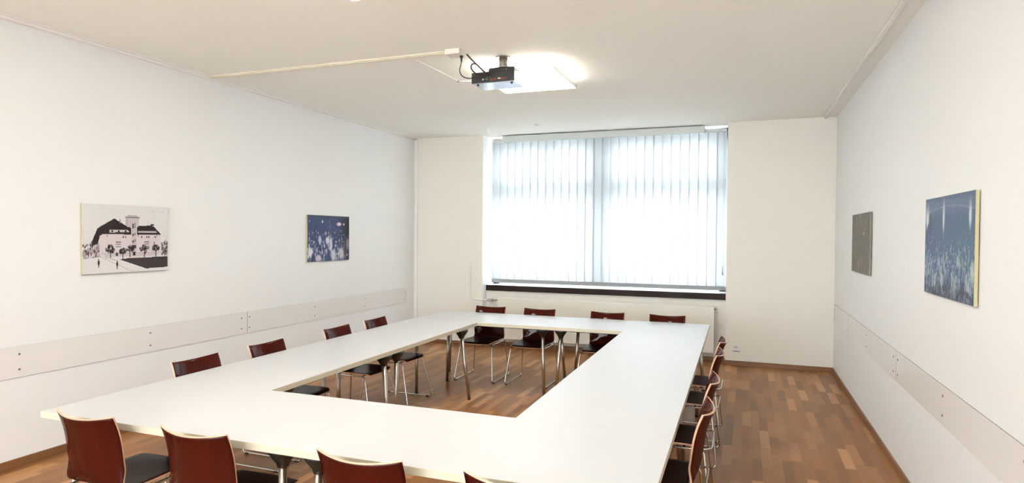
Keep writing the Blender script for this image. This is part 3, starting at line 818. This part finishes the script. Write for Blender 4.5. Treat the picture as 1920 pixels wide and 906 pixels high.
def sm(a, b, t): t = max(0, min(1, (t-a)/(b-a))); return t*t*(3-2*t)
def make_chair():
    t = thing('stacking_chair', 'x', 'chair', group='wine red plywood chairs around the tables')
    full = catmull([(.250, .437), (.235, .4475), (.20, .452), (.10, .450), (-.02, .445), (-.12, .445), (-.175, .453), (-.208, .478), (-.226, .520),
                    (-.236, .570), (-.244, .63), (-.254, .69), (-.271, .75), (-.295, .808)], 4)
    full = [Vector((p.x, p.y)) for p in [Vector((q[0], q[1])) for q in full]]
    cut = 4*6            # bend start
    seat_p = full[:cut+1]; back_p = full[cut:]
    hw = .196
    bm = sheet(seat_p, lambda u: hw-.012+.012*sm(0, .16, u)-.018*(1-sm(0, .06, u)), lambda u: 0-.012*(1-sm(0, .25, u)), lambda u: .006*sm(.1, .6, u)*(1-sm(.8, 1, u)), .011, seam=len(seat_p)-1)
    st = obj('seat', bm, [M['seat'], M['ply_edge']], t)
    bm = sheet(back_p, lambda u: hw+.002*0, lambda u: .045*sm(0.0, .35, u), lambda u: .018*sm(.3, 1, u), .011, nseg=20, seam=0)
    bk = obj('backrest', bm, [M['wine'], M['ply_edge']], t)
    r = .0062; z = .428
    for s_ in (-1, 1):
        bm = bmesh.new()
        loop = [(s_*.196, .205, z), (s_*.196, -.215, z), (s_*.236, -.262, r+.004), (s_*.238, .295, r+.004)]
        tube(bm, fillet(loop, .035, 6, closed=True), r, 10, closed=True)
        f = obj('side_frame', bm, M['chrome'], t)
        bm = bmesh.new()
        bm.free()
        for y in (-.22, .25): obj('floor_glide', nb(s_*.2375-.009, s_*.2375+.009, y-.016, y+.016, 0, .014, bev=.003), M['rubber'], f)
    bm = bmesh.new()
    tube(bm, fillet([(-.196, -.17, z), (-.196, -.262, z+.010), (.196, -.262, z+.010), (.196, -.17, z)], .045, 6), r, 10)
    obj('rear_rail', bm, M['chrome'], t)
    bm = bmesh.new(); tube(bm, [(-.196, .17, z), (.196, .17, z)], r, 10); tube(bm, [(-.196, -.10, z-.002), (.196, -.10, z-.002)], r, 10)
    obj('seat_support', bm, M['chrome'], t)
    return t
chair0 = make_chair()
spots = []
near = [(-2.978, 'leftmost of the four near chairs'), (-2.285, 'second from the left of the four near chairs'),
        (-1.425, 'third from the left of the four near chairs'), (-.765, 'rightmost of the four near chairs, only a back corner showing')]
far = [(-2.915, 'leftmost of four by the radiator'), (-2.285, 'second from left of four by the radiator'),
       (-1.470, 'third from left of four by the radiator'), (-.795, 'rightmost of four by the radiator, only its top showing')]
left = [(3.325, 'closest to the camera of the four by the left wall'), (4.020, 'second from the camera of the four by the left wall'),
        (4.940, 'third from the camera of the four by the left wall'), (5.590, 'closest to the window of the four by the left wall')]
right = [(3.380, 'closest to the camera of the four at the right side'), (4.070, 'second from the camera of the four at the right side'),
         (5.025, 'third from the camera of the four at the right side'), (5.640, 'farthest of the four at the right side, peeking above its neighbour')]
base = 'wine red chair, '
for x, l in near: spots.append((x, 2.352, 0, l))
for x, l in far: spots.append((x, 6.872, PI, l))
for y, l in left: spots.append((-3.352, y, -PI/2, l))
for y, l in right: spots.append((-.430, y, PI/2, l))
rnd = random.Random(7)
for i, (x, y, a, l) in enumerate(spots):
    c = chair0 if i == 0 else copy_tree(chair0)
    c.location = (x, y, 0); c.rotation_euler = (0, 0, a+math.radians(rnd.uniform(-1, 1)))
    c['label'] = base+l

# ---------------------------------------------------------------- light
w = bpy.data.worlds.new('overcast_daylight'); S.world = w; w.use_nodes = True
bg = w.node_tree.nodes['Background']; bg.inputs['Color'].default_value = (.93, .95, .965, 1); bg.inputs['Strength'].default_value = 4.2

# ---------------------------------------------------------------- camera
f_, yaw, pitch, roll, cy = 1173.4, .3559, -.019, .0075, 463.7
cam = bpy.data.cameras.new('camera'); co = bpy.data.objects.new('camera', cam); C.objects.link(co)
cam.sensor_fit = 'HORIZONTAL'; cam.sensor_width = 36; cam.lens = f_/1920*36; cam.shift_y = (cy-453)/1920
Rv = Vector((math.cos(yaw), math.sin(yaw), 0)); F0 = Vector((-math.sin(yaw), math.cos(yaw), 0)); U0 = Vector((0, 0, 1))
F = F0*math.cos(pitch)+U0*math.sin(pitch); U = -F0*math.sin(pitch)+U0*math.cos(pitch)
R2 = Rv*math.cos(roll)+U*math.sin(roll); U2 = -Rv*math.sin(roll)+U*math.cos(roll)
mw = Matrix((R2, U2, -F)).transposed().to_4x4(); mw.translation = Vector((0, 0, 1.70))
co.matrix_world = mw; cam.clip_start = .05
S.camera = co
S.view_settings.view_transform = 'Standard'; S.view_settings.look = 'None'
S.view_settings.gamma = 1; S.view_settings.use_curve_mapping = False
S.view_settings.exposure = 2.02
